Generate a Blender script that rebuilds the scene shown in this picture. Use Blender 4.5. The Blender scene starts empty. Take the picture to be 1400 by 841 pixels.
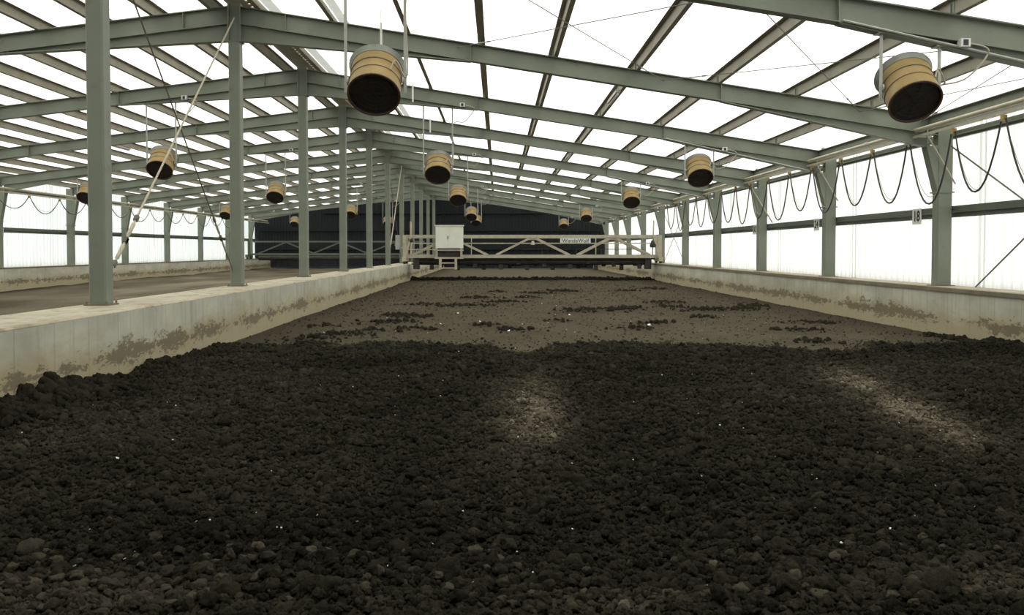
import bpy, bmesh, math, random
import numpy as np
from mathutils import Vector, Matrix, noise as mnoise

random.seed(7); np.random.seed(7)
S = bpy.context.scene
COL = S.collection

# ------------------------------------------------------------------ camera, world, exposure
F_PX = 1263.0
CAM_H = 1.475
cam_d = bpy.data.cameras.new('camera')
cam_d.sensor_fit = 'HORIZONTAL'; cam_d.sensor_width = 36.0
cam_d.lens = F_PX / 1400.0 * 36.0
cam_d.clip_end = 400
PITCH = math.radians(1.8)
cam_d.shift_y = -(78.5 - math.tan(PITCH) * F_PX) / 1400.0
cam = bpy.data.objects.new('camera', cam_d); COL.objects.link(cam)
cam.location = (0, 0, CAM_H)
cam.rotation_euler = (math.radians(90) - PITCH, 0, -math.atan(20 / F_PX))
S.camera = cam

w = bpy.data.worlds.new('world'); S.world = w; w.use_nodes = True
bg = w.node_tree.nodes['Background']
bg.inputs['Color'].default_value = (1.0, 0.985, 0.95, 1)
bg.inputs['Strength'].default_value = 2.6

S.view_settings.view_transform = 'Standard'
S.view_settings.look = 'None'
S.view_settings.exposure = 0.12
S.view_settings.gamma = 1.0
S.view_settings.use_curve_mapping = False

# ------------------------------------------------------------------ layout (metres)
FR = [11.5 + 6 * k for k in range(11)]            # frame planes
Y0, Y1 = -1.2, 74.4                               # hall ends
RX = -4.9                                         # ridge / centre columns
XR = 8.47                                         # right wall columns
XL = -19.0                                        # left wall columns
KT = 0.795                                        # kerb top
RZ = 6.03
SR, SL = 0.155, 0.127
def ztop(x): return RZ - (SR * (x - RX) if x >= RX else SL * (RX - x))

# ------------------------------------------------------------------ materials
M = {}
def newmat(name):
    m = bpy.data.materials.new(name); m.use_nodes = True
    nt = m.node_tree
    return m, nt, nt.nodes, nt.links, nt.nodes['Principled BSDF']
def painted(name, c1, c2, scale=3.0, rough=0.55, metal=0.0, fine=0.12, dirt=None, stretch=(1, 1, 1), dirt_lo=0.58, bump=0.0):
    m, nt, N, L, P = newmat(name)
    tc = N.new('ShaderNodeTexCoord'); mp = N.new('ShaderNodeMapping')
    mp.inputs['Scale'].default_value = stretch
    L.new(tc.outputs['Object'], mp.inputs['Vector'])
    n = N.new('ShaderNodeTexNoise'); n.inputs['Scale'].default_value = scale; n.inputs['Detail'].default_value = 6
    L.new(mp.outputs[0], n.inputs['Vector'])
    r = N.new('ShaderNodeValToRGB')
    r.color_ramp.elements[0].position = 0.3; r.color_ramp.elements[0].color = (*c1, 1)
    r.color_ramp.elements[1].position = 0.7; r.color_ramp.elements[1].color = (*c2, 1)
    L.new(n.outputs['Fac'], r.inputs['Fac'])
    out = r.outputs['Color']
    if dirt:
        n2 = N.new('ShaderNodeTexNoise'); n2.inputs['Scale'].default_value = scale * 2.7; n2.inputs['Detail'].default_value = 8
        n2.inputs['Roughness'].default_value = 0.7
        L.new(mp.outputs[0], n2.inputs['Vector'])
        r2 = N.new('ShaderNodeValToRGB')
        r2.color_ramp.elements[0].position = dirt_lo; r2.color_ramp.elements[0].color = (0, 0, 0, 1)
        r2.color_ramp.elements[1].position = dirt_lo + 0.15; r2.color_ramp.elements[1].color = (1, 1, 1, 1)
        L.new(n2.outputs['Fac'], r2.inputs['Fac'])
        mx = N.new('ShaderNodeMix'); mx.data_type = 'RGBA'
        L.new(r2.outputs['Color'], mx.inputs['Factor']); L.new(out, mx.inputs['A']); mx.inputs['B'].default_value = (*dirt, 1)
        out = mx.outputs['Result']
    L.new(out, P.inputs['Base Color'])
    P.inputs['Roughness'].default_value = rough; P.inputs['Metallic'].default_value = metal
    if bump:
        b = N.new('ShaderNodeBump'); b.inputs['Strength'].default_value = bump; b.inputs['Distance'].default_value = 0.01
        L.new(n.outputs['Fac'], b.inputs['Height']); L.new(b.outputs[0], P.inputs['Normal'])
    M[name] = m
    return m
painted('steel', (0.160, 0.184, 0.142), (0.212, 0.236, 0.184), 1.3, 0.5, dirt=(0.165, 0.158, 0.115))
painted('steel_dark', (0.085, 0.105, 0.08), (0.12, 0.142, 0.108), 1.3, 0.5)
painted('purlin', (0.22, 0.205, 0.155), (0.29, 0.27, 0.205), 1.6, 0.6, dirt=(0.14, 0.11, 0.075))
painted('galv', (0.33, 0.35, 0.32), (0.45, 0.46, 0.42), 8, 0.45, metal=0.2)
painted('dullgrey', (0.20, 0.215, 0.185), (0.28, 0.295, 0.255), 6, 0.5)
painted('cream', (0.40, 0.37, 0.28), (0.52, 0.48, 0.37), 5, 0.55, dirt=(0.27, 0.21, 0.13), dirt_lo=0.6)
painted('creamrod', (0.46, 0.42, 0.31), (0.55, 0.50, 0.39), 5, 0.6)
painted('rod', (0.11, 0.105, 0.085), (0.17, 0.16, 0.13), 6, 0.6)
painted('ochre', (0.27, 0.182, 0.056), (0.37, 0.262, 0.095), 4, 0.45, dirt=(0.30, 0.19, 0.07), dirt_lo=0.6)
painted('darkmetal', (0.013, 0.010, 0.008), (0.024, 0.018, 0.014), 6, 0.7)
painted('rust', (0.07, 0.04, 0.024), (0.13, 0.075, 0.04), 20, 0.8)
painted('rubber', (0.02, 0.019, 0.016), (0.05, 0.045, 0.036), 5, 0.6)
painted('greycable', (0.36, 0.34, 0.28), (0.45, 0.42, 0.34), 5, 0.6)
painted('white', (0.76, 0.79, 0.68), (0.85, 0.87, 0.78), 2.2, 0.45, dirt=(0.52, 0.45, 0.27), dirt_lo=0.62)
painted('plate', (0.66, 0.68, 0.66), (0.74, 0.75, 0.72), 4, 0.5)
painted('ink', (0.015, 0.015, 0.015), (0.03, 0.03, 0.03), 4, 0.6)
painted('lampwhite', (0.75, 0.76, 0.72), (0.82, 0.82, 0.78), 4, 0.4)
painted('hook', (0.30, 0.22, 0.06), (0.42, 0.30, 0.09), 12, 0.5)
painted('backwall', (0.0065, 0.0092, 0.0108), (0.0105, 0.0140, 0.0155), 0.5, 0.9)
painted('screen', (0.017, 0.012, 0.009), (0.034, 0.025, 0.018), 9, 0.8)
painted('machine_dark', (0.02, 0.018, 0.015), (0.05, 0.044, 0.035), 3, 0.7)
painted('brownrail', (0.14, 0.115, 0.075), (0.22, 0.18, 0.12), 5, 0.7)
painted('litter', (0.6, 0.58, 0.5), (0.8, 0.78, 0.72), 5, 0.6)

def sheet(name, col, dirtcol, tw=0.82, vert=True):
    """translucent ribbed plastic sheet"""
    m, nt, N, L, P = newmat(name)
    out = N['Material Output']; N.remove(P)
    tc = N.new('ShaderNodeTexCoord'); mp = N.new('ShaderNodeMapping')
    mp.inputs['Scale'].default_value = (1.0, 4.0, 0.10) if vert else (0.3, 1, 1)
    L.new(tc.outputs['Object'], mp.inputs['Vector'])
    n = N.new('ShaderNodeTexNoise'); n.inputs['Scale'].default_value = 3.0; n.inputs['Detail'].default_value = 7; n.inputs['Roughness'].default_value = 0.7
    L.new(mp.outputs[0], n.inputs['Vector'])
    r = N.new('ShaderNodeValToRGB')
    r.color_ramp.elements[0].position = 0.28; r.color_ramp.elements[0].color = (*dirtcol, 1)
    r.color_ramp.elements[1].position = 0.55; r.color_ramp.elements[1].color = (*col, 1)
    L.new(n.outputs['Fac'], r.inputs['Fac'])
    t = N.new('ShaderNodeBsdfTranslucent'); d = N.new('ShaderNodeBsdfDiffuse')
    L.new(r.outputs[0], t.inputs['Color']); L.new(r.outputs[0], d.inputs['Color'])
    mx = N.new('ShaderNodeMixShader'); mx.inputs[0].default_value = 1 - tw
    L.new(t.outputs[0], mx.inputs[1]); L.new(d.outputs[0], mx.inputs[2]); L.new(mx.outputs[0], out.inputs['Surface'])
    M[name] = m
sheet('roofsheet', (0.80, 0.80, 0.77), (0.76, 0.76, 0.72), 0.84, False)
sheet('wallsheet', (0.53, 0.535, 0.52), (0.455, 0.48, 0.46), 0.80, True)
sheet('wallsheet_left', (0.47, 0.50, 0.49), (0.375, 0.41, 0.40), 0.80, True)
sheet('overlap', (0.45, 0.46, 0.45), (0.36, 0.37, 0.36), 0.70, False)
sheet('jointsheet', (0.86, 0.88, 0.86), (0.80, 0.83, 0.81), 0.96, True)

def concrete(name, base, zlo, zhi):
    m, nt, N, L, P = newmat(name)
    tc = N.new('ShaderNodeTexCoord')
    def nz(scale, det, rough, st):
        mp = N.new('ShaderNodeMapping'); mp.inputs['Scale'].default_value = st
        L.new(tc.outputs['Object'], mp.inputs['Vector'])
        n = N.new('ShaderNodeTexNoise'); n.inputs['Scale'].default_value = scale; n.inputs['Detail'].default_value = det; n.inputs['Roughness'].default_value = rough
        L.new(mp.outputs[0], n.inputs['Vector']); return n
    def ramp(src, a, b, ca, cb):
        r = N.new('ShaderNodeValToRGB')
        r.color_ramp.elements[0].position = a; r.color_ramp.elements[0].color = (*ca, 1)
        r.color_ramp.elements[1].position = b; r.color_ramp.elements[1].color = (*cb, 1)
        L.new(src, r.inputs['Fac']); return r
    def mix(f, a, b):
        mx = N.new('ShaderNodeMix'); mx.data_type = 'RGBA'
        L.new(f, mx.inputs['Factor'])
        for s, v in (('A', a), ('B', b)):
            if isinstance(v, tuple): mx.inputs[s].default_value = (*v, 1)
            else: L.new(v, mx.inputs[s])
        return mx.outputs['Result']
    n1 = nz(1.2, 6, 0.6, (1, 0.7, 1))
    c = ramp(n1.outputs['Fac'], 0.36, 0.64, tuple(v * 0.70 for v in base), base).outputs[0]
    # vertical run stains
    ns = nz(2.2, 5, 0.65, (1.0, 2.2, 0.16))
    c = mix(ramp(ns.outputs['Fac'], 0.52, 0.74, (0, 0, 0), (0.6, 0.6, 0.6)).outputs[0], c, (0.27, 0.265, 0.19))
    # mud splashed up from the compost: ragged band, irregular height
    sx = N.new('ShaderNodeSeparateXYZ'); L.new(tc.outputs['Object'], sx.inputs[0])
    mr = N.new('ShaderNodeMapRange'); mr.inputs['From Min'].default_value = zlo; mr.inputs['From Max'].default_value = zhi
    mr.inputs['To Min'].default_value = 0.78; mr.inputs['To Max'].default_value = 0.0
    L.new(sx.outputs['Z'], mr.inputs['Value'])
    nm = nz(1.7, 8, 0.72, (1, 0.45, 1.3))
    ad = N.new('ShaderNodeMath'); ad.operation = 'ADD'; L.new(mr.outputs[0], ad.inputs[0]); L.new(nm.outputs['Fac'], ad.inputs[1])
    c = mix(ramp(ad.outputs[0], 0.70, 1.06, (0, 0, 0), (0.9, 0.9, 0.9)).outputs[0], c, (0.37, 0.32, 0.19))
    nd = nz(5.5, 10, 0.82, (1, 0.6, 1.6))
    # crusts of dried mud left in a ragged line at an older fill level
    sb = N.new('ShaderNodeMath'); sb.operation = 'SUBTRACT'; L.new(sx.outputs['Z'], sb.inputs[0]); sb.inputs[1].default_value = zlo + 0.36 * (zhi - zlo)
    ab = N.new('ShaderNodeMath'); ab.operation = 'ABSOLUTE'; L.new(sb.outputs[0], ab.inputs[0])
    ms = N.new('ShaderNodeMath'); ms.operation = 'MULTIPLY_ADD'; ms.inputs[1].default_value = -1.0; ms.inputs[2].default_value = 0.30; L.new(ab.outputs[0], ms.inputs[0])
    ad2 = N.new('ShaderNodeMath'); ad2.operation = 'ADD'; L.new(ms.outputs[0], ad2.inputs[0]); L.new(nd.outputs['Fac'], ad2.inputs[1])
    nl = nz(0.55, 3, 0.5, (1, 1, 1)); 
    ad3 = N.new('ShaderNodeMath'); ad3.operation = 'MULTIPLY_ADD'; ad3.inputs[1].default_value = 0.5; L.new(nl.outputs['Fac'], ad3.inputs[0]); L.new(ad2.outputs[0], ad3.inputs[2])
    c = mix(ramp(ad3.outputs[0], 0.98, 1.16, (0, 0, 0), (0.85, 0.85, 0.85)).outputs[0], c, (0.14, 0.112, 0.065))
    # formwork joints
    wv = N.new('ShaderNodeTexWave'); wv.bands_direction = 'Y'; wv.inputs['Scale'].default_value = 0.42; wv.inputs['Distortion'].default_value = 0.25
    L.new(tc.outputs['Object'], wv.inputs['Vector'])
    jr = ramp(wv.outputs['Fac'], 0.0, 0.004, (0.32, 0.32, 0.32), (0, 0, 0))
    c = mix(jr.outputs[0], c, (0.17, 0.16, 0.12))
    L.new(c, P.inputs['Base Color']); P.inputs['Roughness'].default_value = 0.85
    b = N.new('ShaderNodeBump'); b.inputs['Strength'].default_value = 0.35; b.inputs['Distance'].default_value = 0.012
    L.new(nd.outputs['Fac'], b.inputs['Height']); L.new(b.outputs[0], P.inputs['Normal'])
    M[name] = m
concrete('concrete', (0.54, 0.54, 0.44), 0.0, KT)
painted('kerbtop', (0.36, 0.33, 0.235), (0.52, 0.485, 0.37), 2.2, 0.85, dirt=(0.27, 0.23, 0.145), stretch=(1, 0.5, 1), dirt_lo=0.5)

def soil(name, instancer):
    m, nt, N, L, P = newmat(name)
    at = N.new('ShaderNodeAttribute'); at.attribute_name = 'dry'
    at.attribute_type = 'INSTANCER' if instancer else 'GEOMETRY'
    tc = N.new('ShaderNodeTexCoord'); geo = N.new('ShaderNodeNewGeometry')
    n = N.new('ShaderNodeTexNoise'); n.inputs['Scale'].default_value = 9; n.inputs['Detail'].default_value = 8; n.inputs['Roughness'].default_value = 0.75
    L.new(geo.outputs['Position'], n.inputs['Vector'])
    n2 = N.new('ShaderNodeTexNoise'); n2.inputs['Scale'].default_value = 70; n2.inputs['Detail'].default_value = 4; n2.inputs['Roughness'].default_value = 0.7
    L.new(geo.outputs['Position'], n2.inputs['Vector'])
    # dry + (noise-.5)*.25
    ma = N.new('ShaderNodeMath'); ma.operation = 'MULTIPLY_ADD'; ma.inputs[1].default_value = 0.30; ma.inputs[2].default_value = -0.15
    L.new(n.outputs['Fac'], ma.inputs[0])
    mb = N.new('ShaderNodeMath'); mb.operation = 'MULTIPLY_ADD'; mb.inputs[1].default_value = 0.42; mb.inputs[2].default_value = -0.21
    L.new(n2.outputs['Fac'], mb.inputs[0])
    s1 = N.new('ShaderNodeMath'); s1.operation = 'ADD'; L.new(at.outputs['Fac'], s1.inputs[0]); L.new(ma.outputs[0], s1.inputs[1])
    s2 = N.new('ShaderNodeMath'); s2.operation = 'ADD'; L.new(s1.outputs[0], s2.inputs[0]); L.new(mb.outputs[0], s2.inputs[1])
    r = N.new('ShaderNodeValToRGB'); cr = r.color_ramp
    cr.elements[0].position = 0.0; cr.elements[0].color = (0.0155, 0.0145, 0.0108, 1)
    cr.elements[1].position = 1.0; cr.elements[1].color = (0.30, 0.27, 0.20, 1)
    for p, c in ((0.25, (0.042, 0.0385, 0.0275)), (0.5, (0.078, 0.067, 0.048)), (0.72, (0.145, 0.127, 0.092))):
        e = cr.elements.new(p); e.color = (*c, 1)
    L.new(s2.outputs[0], r.inputs['Fac'])
    L.new(r.outputs[0], P.inputs['Base Color']); P.inputs['Roughness'].default_value = 1.0
    P.inputs['Specular IOR Level'].default_value = 0.0
    b = N.new('ShaderNodeBump'); b.inputs['Strength'].default_value = 1.0; b.inputs['Distance'].default_value = 0.012
    n3 = N.new('ShaderNodeTexNoise'); n3.inputs['Scale'].default_value = 110 if instancer else 45; n3.inputs['Detail'].default_value = 5; n3.inputs['Roughness'].default_value = 0.7
    L.new(geo.outputs['Position'], n3.inputs['Vector'])
    L.new(n3.outputs['Fac'], b.inputs['Height']); L.new(b.outputs[0], P.inputs['Normal'])
    M[name] = m
soil('soil', False); soil('clod', True)

# ------------------------------------------------------------------ mesh helpers
class MB:
    def __init__(s): s.v = []; s.f = []; s.sm = False
    def add(s, v, f):
        o = len(s.v); s.v += [tuple(p) for p in v]; s.f += [tuple(i + o for i in q) for q in f]; return s
    def box(s, x0, x1, y0, y1, z0, z1):
        v = [(x0, y0, z0), (x1, y0, z0), (x1, y1, z0), (x0, y1, z0), (x0, y0, z1), (x1, y0, z1), (x1, y1, z1), (x0, y1, z1)]
        return s.add(v, [(3, 2, 1, 0), (4, 5, 6, 7), (0, 1, 5, 4), (1, 2, 6, 5), (2, 3, 7, 6), (3, 0, 4, 7)])
    def cbox(s, c, d): return s.box(c[0] - d[0] / 2, c[0] + d[0] / 2, c[1] - d[1] / 2, c[1] + d[1] / 2, c[2] - d[2] / 2, c[2] + d[2] / 2)
    def prism(s, prof, a, b, axis):
        """extrude a 2-D polygon (u, v) along axis from a to b; axis y: (u,v)=(x,z); x: (y,z); z: (x,y)"""
        def P(u, v, t):
            return (u, t, v) if axis == 'y' else ((t, u, v) if axis == 'x' else (u, v, t))
        n = len(prof)
        vs = [P(u, v, a) for u, v in prof] + [P(u, v, b) for u, v in prof]
        fs = [tuple(range(n - 1, -1, -1)), tuple(range(n, 2 * n))] + [(i, (i + 1) % n, n + (i + 1) % n, n + i) for i in range(n)]
        return s.add(vs, fs)
    def bar(s, p, q, wd, ht, up=(0, 0, 1)):
        p = Vector(p); q = Vector(q); d = (q - p).normalized(); up = Vector(up)
        sd = d.cross(up)
        if sd.length < 1e-4: sd = d.cross(Vector((0, 1, 0)))
        sd.normalize(); u = sd.cross(d).normalized()
        a = sd * wd / 2; b = u * ht / 2
        v = [p - a - b, p + a - b, p + a + b, p - a + b, q - a - b, q + a - b, q + a + b, q - a + b]
        return s.add(v, [(3, 2, 1, 0), (4, 5, 6, 7), (0, 1, 5, 4), (1, 2, 6, 5), (2, 3, 7, 6), (3, 0, 4, 7)])
    def tube(s, pts, r, n=8, caps=True):
        pts = [Vector(p) for p in pts]; rings = []
        ref = Vector((0, 0, 1))
        for i, p in enumerate(pts):
            d = (pts[min(i + 1, len(pts) - 1)] - pts[max(i - 1, 0)]).normalized()
            rr = ref if abs(d.dot(ref)) < 0.95 else Vector((1, 0, 0))
            a = d.cross(rr).normalized(); b = a.cross(d).normalized()
            rad = r[i] if isinstance(r, (list, tuple)) else r
            rings.append([p + (a * math.cos(2 * math.pi * k / n) + b * math.sin(2 * math.pi * k / n)) * rad for k in range(n)])
        v = [q for R in rings for q in R]; f = []
        for i in range(len(rings) - 1):
            for k in range(n):
                f.append((i * n + k, i * n + (k + 1) % n, (i + 1) * n + (k + 1) % n, (i + 1) * n + k))
        if caps:
            f.append(tuple(range(n - 1, -1, -1))); f.append(tuple(range((len(rings) - 1) * n, len(rings) * n)))
        s.sm = True
        return s.add(v, f)
    def lathe(s, prof, n=32, closed=False):
        """(r, z) profile about z"""
        v = []; f = []
        for r, z in prof:
            for k in range(n):
                a = 2 * math.pi * k / n; v.append((r * math.cos(a), r * math.sin(a), z))
        m = len(prof)
        for i in range(m if closed else m - 1):
            j = (i + 1) % m
            for k in range(n):
                f.append((i * n + k, i * n + (k + 1) % n, j * n + (k + 1) % n, j * n + k))
        return s.add(v, f)
    def xf(s, mat): s.v = [tuple(mat @ Vector(p)) for p in s.v]; return s
    def mesh(s, name, mat, smooth=False):
        me = bpy.data.meshes.new(name); me.from_pydata(s.v, [], s.f)
        bm = bmesh.new(); bm.from_mesh(me); bmesh.ops.recalc_face_normals(bm, faces=bm.faces); bm.to_mesh(me); bm.free()
        if smooth or s.sm:
            me.polygons.foreach_set('use_smooth', [True] * len(me.polygons))
            me.set_sharp_from_angle(angle=math.radians(40))
        me.materials.append(M[mat]); return me
    def build(s, name, mat, parent=None, smooth=False):
        return link(name, s.mesh(name, mat, smooth), parent)
def link(name, data, parent=None, loc=None):
    o = bpy.data.objects.new(name, data); COL.objects.link(o)
    if parent is not None: o.parent = parent
    if loc is not None: o.location = loc
    return o
def thing(name, label, cat, group=None, loc=(0, 0, 0), kind=None):
    o = link(name, None, None, loc); o.empty_display_size = 0.1
    return tag(o, label, cat, group, kind)
def tag(o, label, cat=None, group=None, kind=None):
    o['label'] = label
    if cat: o['category'] = cat
    if group: o['group'] = group
    if kind: o['kind'] = kind
    return o
def local(mb, loc): return mb.xf(Matrix.Translation(-Vector(loc)))
ORD = ['nearest', 'second', 'third', 'fourth', 'fifth', 'sixth', 'seventh', 'eighth', 'ninth', 'tenth', 'farthest']

def text_mesh(txt, size, mat, name='lettering', bold=0.0):
    c = bpy.data.curves.new(name, 'FONT'); c.body = txt; c.size = size; c.align_x = 'CENTER'; c.align_y = 'CENTER'
    c.extrude = 0.002; c.offset = bold; c.resolution_u = 3
    o = bpy.data.objects.new(name, c); COL.objects.link(o)
    dg = bpy.context.evaluated_depsgraph_get()
    me = bpy.data.meshes.new_from_object(o.evaluated_get(dg))
    bpy.data.objects.remove(o); bpy.data.curves.remove(c)
    me.materials.clear(); me.materials.append(M[mat]); me.name = name
    return me

TXT = {t: text_mesh(t, 0.30, 'ink', 'digits', 0.008) for t in ('18', '24', '30', '36', '42', '48', '54')}
TXT['WendeWolf'] = text_mesh('WendeWolf', 0.255, 'ink', 'lettering', 0.002)

# numpy value noise
def _h(ix, iy, seed):
    n = (ix.astype(np.int64) * 374761393 + iy.astype(np.int64) * 668265263 + seed * 974711) & 0xffffffff
    n = ((n ^ (n >> 13)) * 1274126177) & 0xffffffff
    return ((n ^ (n >> 16)) & 0xffff) / 65535.0
def vnoise(x, y, seed=0):
    ix = np.floor(x); iy = np.floor(y); fx = x - ix; fy = y - iy
    fx = fx * fx * (3 - 2 * fx); fy = fy * fy * (3 - 2 * fy)
    a = _h(ix, iy, seed); b = _h(ix + 1, iy, seed); c = _h(ix, iy + 1, seed); d = _h(ix + 1, iy + 1, seed)
    return (a * (1 - fx) + b * fx) * (1 - fy) + (c * (1 - fx) + d * fx) * fy
def fbm(x, y, seed=0, octv=4, gain=0.55):
    t = 0; a = 1; s = 0
    for k in range(octv):
        t = t + a * vnoise(x, y, seed + k * 17); s += a; a *= gain; x = x * 2.03 + 11.3; y = y * 2.03 + 5.7
    return t / s

# ================================================================== SETTING
KL0, KL1 = -5.19, -4.28          # middle kerb
KR0, KR1 = 7.72, 8.95            # right kerb
KW0, KW1 = -19.6, -18.2          # left kerb
CLUMPS = [(-2.75, 15.8, .55, .5), (-2.2, 18.6, .5, .5), (-1.85, 20.2, .4, .5), (-2.35, 20.6, .35, .4), (-.9, 24.2, .7, .6), (-1.9, 25.0, .4, .4),
          (.1, 25.8, .6, .5), (-.6, 28.2, .5, .5), (1.0, 28.6, .35, .5), (2.0, 22.0, .5, .5), (2.7, 22.6, .8, .55), (3.3, 23.2, .4, .4), (1.4, 31.5, .5, .5),
          (5.1, 22.4, .7, .5), (4.4, 23.6, .4, .5), (4.6, 25.5, .5, .4), (6.0, 22.9, .6, .5), (6.6, 23.8, .5, .4), (3.1, 18.3, .35, .35), (2.6, 17.2, .35, .35),
          (-3.1, 15.1, .4, .25), (-2.3, 16.6, .3, .3), (-.2, 18.0, .3, .3), (.35, 16.8, .4, .4), (-1.5, 16.9, .5, .35), (5.5, 16.6, .5, .4), (5.0, 14.6, .4, .4),
          (6.3, 18.5, .6, .4), (4.5, 20.2, .3, .3), (.0, 32.5, .3, .4), (2.3, 33.0, .6, .6), (4.6, 33.0, .4, .5), (1.2, 19.0, .25, .25), (-3.3, 17.7, .25, .3), (5.9, 35.0, .5, .6)]
def edge_y(x):                    # front of the freshly turned strip
    return 14.3 + 1.7 * (fbm(x * 0.9 + 3, x * 0 + 0.5, 5, 5, 0.65) - 0.5) - 0.9 * np.exp(-((x - 0.35) / 0.5) ** 2) - 1.2 * np.exp(-((x - 4.6) / 1.0) ** 2)
def dryness(x, y):
    n = fbm(x * 1.1, y * 1.1, 21, 4) - 0.5
    e = edge_y(x)
    t = np.clip((y - e + n * 1.0) / 0.5 + 0.5, 0, 1); t = t * t * (3 - 2 * t)
    turned = 0.15 + 0.26 * n + 0.20 * (fbm(x * 0.45 + 9, y * 0.45, 121, 3) - 0.5) + 0.06 * np.exp(-((x + 3.4) / 0.8) ** 2)
    flat = 0.53 + 0.10 * n - 0.05 * np.clip((y - 16) / 30, 0, 1)
    flat = flat - 0.10 * np.clip((np.abs(x - 1.7) - 4.6) / 1.2, 0, 1)
    d = turned * (1 - t) + flat * t
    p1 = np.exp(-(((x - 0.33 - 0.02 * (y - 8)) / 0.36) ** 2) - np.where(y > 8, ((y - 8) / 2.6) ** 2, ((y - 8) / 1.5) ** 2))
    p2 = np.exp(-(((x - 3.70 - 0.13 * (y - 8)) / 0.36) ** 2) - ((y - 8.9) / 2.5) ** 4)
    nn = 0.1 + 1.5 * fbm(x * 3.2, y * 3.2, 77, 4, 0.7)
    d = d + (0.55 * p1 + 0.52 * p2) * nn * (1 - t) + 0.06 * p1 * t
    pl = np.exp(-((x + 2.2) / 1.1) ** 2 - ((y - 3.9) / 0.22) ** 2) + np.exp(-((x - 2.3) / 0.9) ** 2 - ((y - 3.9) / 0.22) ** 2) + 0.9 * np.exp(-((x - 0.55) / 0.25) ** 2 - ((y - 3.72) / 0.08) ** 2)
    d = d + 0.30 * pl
    band = np.exp(-((y - 45.6) / 0.8) ** 2)
    d = np.where(y > 45, d + 0.10 * np.clip((y - 46) / 2, 0, 1), d) - 0.36 * band * (0.6 + fbm(x * 2, y * 2, 3, 3))
    cn = 0.2 + 1.4 * fbm(x * 4, y * 3, 9, 3)
    for cx, cy, rx, ry in CLUMPS:
        d = d - 0.14 * np.exp(-((x - cx) / rx) ** 2 - ((y - cy) / (ry * 1.5)) ** 2) * cn
    return np.clip(d, 0.02, 0.95)
def height(x, y):
    e = edge_y(x); t = np.clip((y - e) / 0.6 + 0.5, 0, 1)
    fine = np.clip(dryness(x, y) * 1.6 - 0.25, 0, 1)
    rough = (fbm(x * 7.5, y * 7.5, 31, 4, 0.68) - 0.5) * 0.15 + (fbm(x * 1.3, y * 1.3, 41, 3) - 0.5) * 0.12
    z = rough * (1 - t) * (1 - 0.75 * fine) + 0.025 * (1 - t)
    z = z + t * ((fbm(x * 0.5, y * 0.4, 51, 3) - 0.5) * 0.05 + (fbm(x * 9, y * 9, 61, 3) - 0.5) * 0.02)
    # heaps pushed up against the middle kerb
    kx = np.exp(-((x - KL1) / 0.22) ** 2)
    heaps = np.clip(fbm(y * 1.5 + 2, y * 0 + 1.0, 71, 3) * 1.7 - 0.62, 0, 1) * np.clip((12.2 - y) / 3.0, 0, 1)
    z = z + kx * heaps * 0.30
    z = z + 0.07 * np.exp(-((x - KR0) / 0.5) ** 2) * (1 - t)
    z = z + 0.05 * np.exp(-((y - 45.9) / 0.6) ** 2) * (0.5 + fbm(x * 2.5, y * 2, 81, 3))
    cn = fbm(x * 6, y * 5, 91, 3)
    for cx, cy, rx, ry in CLUMPS:
        z = z + 0.05 * np.exp(-((x - cx) / rx) ** 2 - ((y - cy) / ry) ** 2) * cn
    return z

def grid_ground(name, xs, ys, hf, df, mat):
    X, Y = np.meshgrid(xs, ys)
    Z = hf(X, Y); D = df(X, Y)
    nx, ny = len(xs), len(ys)
    me = bpy.data.meshes.new(name)
    co = np.stack([X, Y, Z], -1).reshape(-1, 3).astype(np.float32)
    i = np.arange(ny - 1)[:, None] * nx + np.arange(nx - 1)[None, :]
    q = np.stack([i, i + 1, i + nx + 1, i + nx], -1).reshape(-1)
    nf = (nx - 1) * (ny - 1)
    me.vertices.add(nx * ny); me.vertices.foreach_set('co', co.ravel())
    me.loops.add(nf * 4); me.loops.foreach_set('vertex_index', q.astype(np.int32))
    me.polygons.add(nf); me.polygons.foreach_set('loop_start', (np.arange(nf) * 4).astype(np.int32))
    me.polygons.foreach_set('use_smooth', np.ones(nf, dtype=bool))
    me.update(calc_edges=True)
    a = me.attributes.new('dry', 'FLOAT', 'POINT'); a.data.foreach_set('value', D.ravel().astype(np.float32))
    me.materials.append(M[mat])
    return link(name, me)

ys = [-1.1]
while ys[-1] < 74.3:
    y = ys[-1]
    ys.append(y + (0.3 if y < 2.4 else (0.032 if y < 15.5 else min(0.25, 0.032 + (y - 15.5) * 0.006))))
ys = np.array(ys)
xs = np.linspace(KL1 - 0.02, KR0 + 0.02, 330)
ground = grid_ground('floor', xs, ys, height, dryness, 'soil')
tag(ground, 'dark compost bed filling the hall between the two concrete kerbs', kind='structure')
def h2(x, y): return -0.03 + (fbm(x * 0.5, y * 0.4, 15, 3) - 0.5) * 0.10 + 0.16 * np.exp(-((x + 17.9) / 0.7) ** 2) * fbm(y * 0.4, y * 0, 25, 3) * np.clip((y - 34) / 8, 0, 1)
def d2(x, y): return np.clip(0.66 + 0.60 * (fbm(x * 0.5, y * 0.16, 35, 4) - 0.5) - 0.25 * np.exp(-((x + 18) / 0.5) ** 2), 0.05, 0.9)
g2 = grid_ground('floor', np.linspace(KW1 - 0.02, KL0 + 0.02, 90), np.linspace(-1.1, 74.3, 260), h2, d2, 'soil')
tag(g2, 'thin drier compost layer in the left hall behind the middle kerb', kind='structure')

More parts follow.
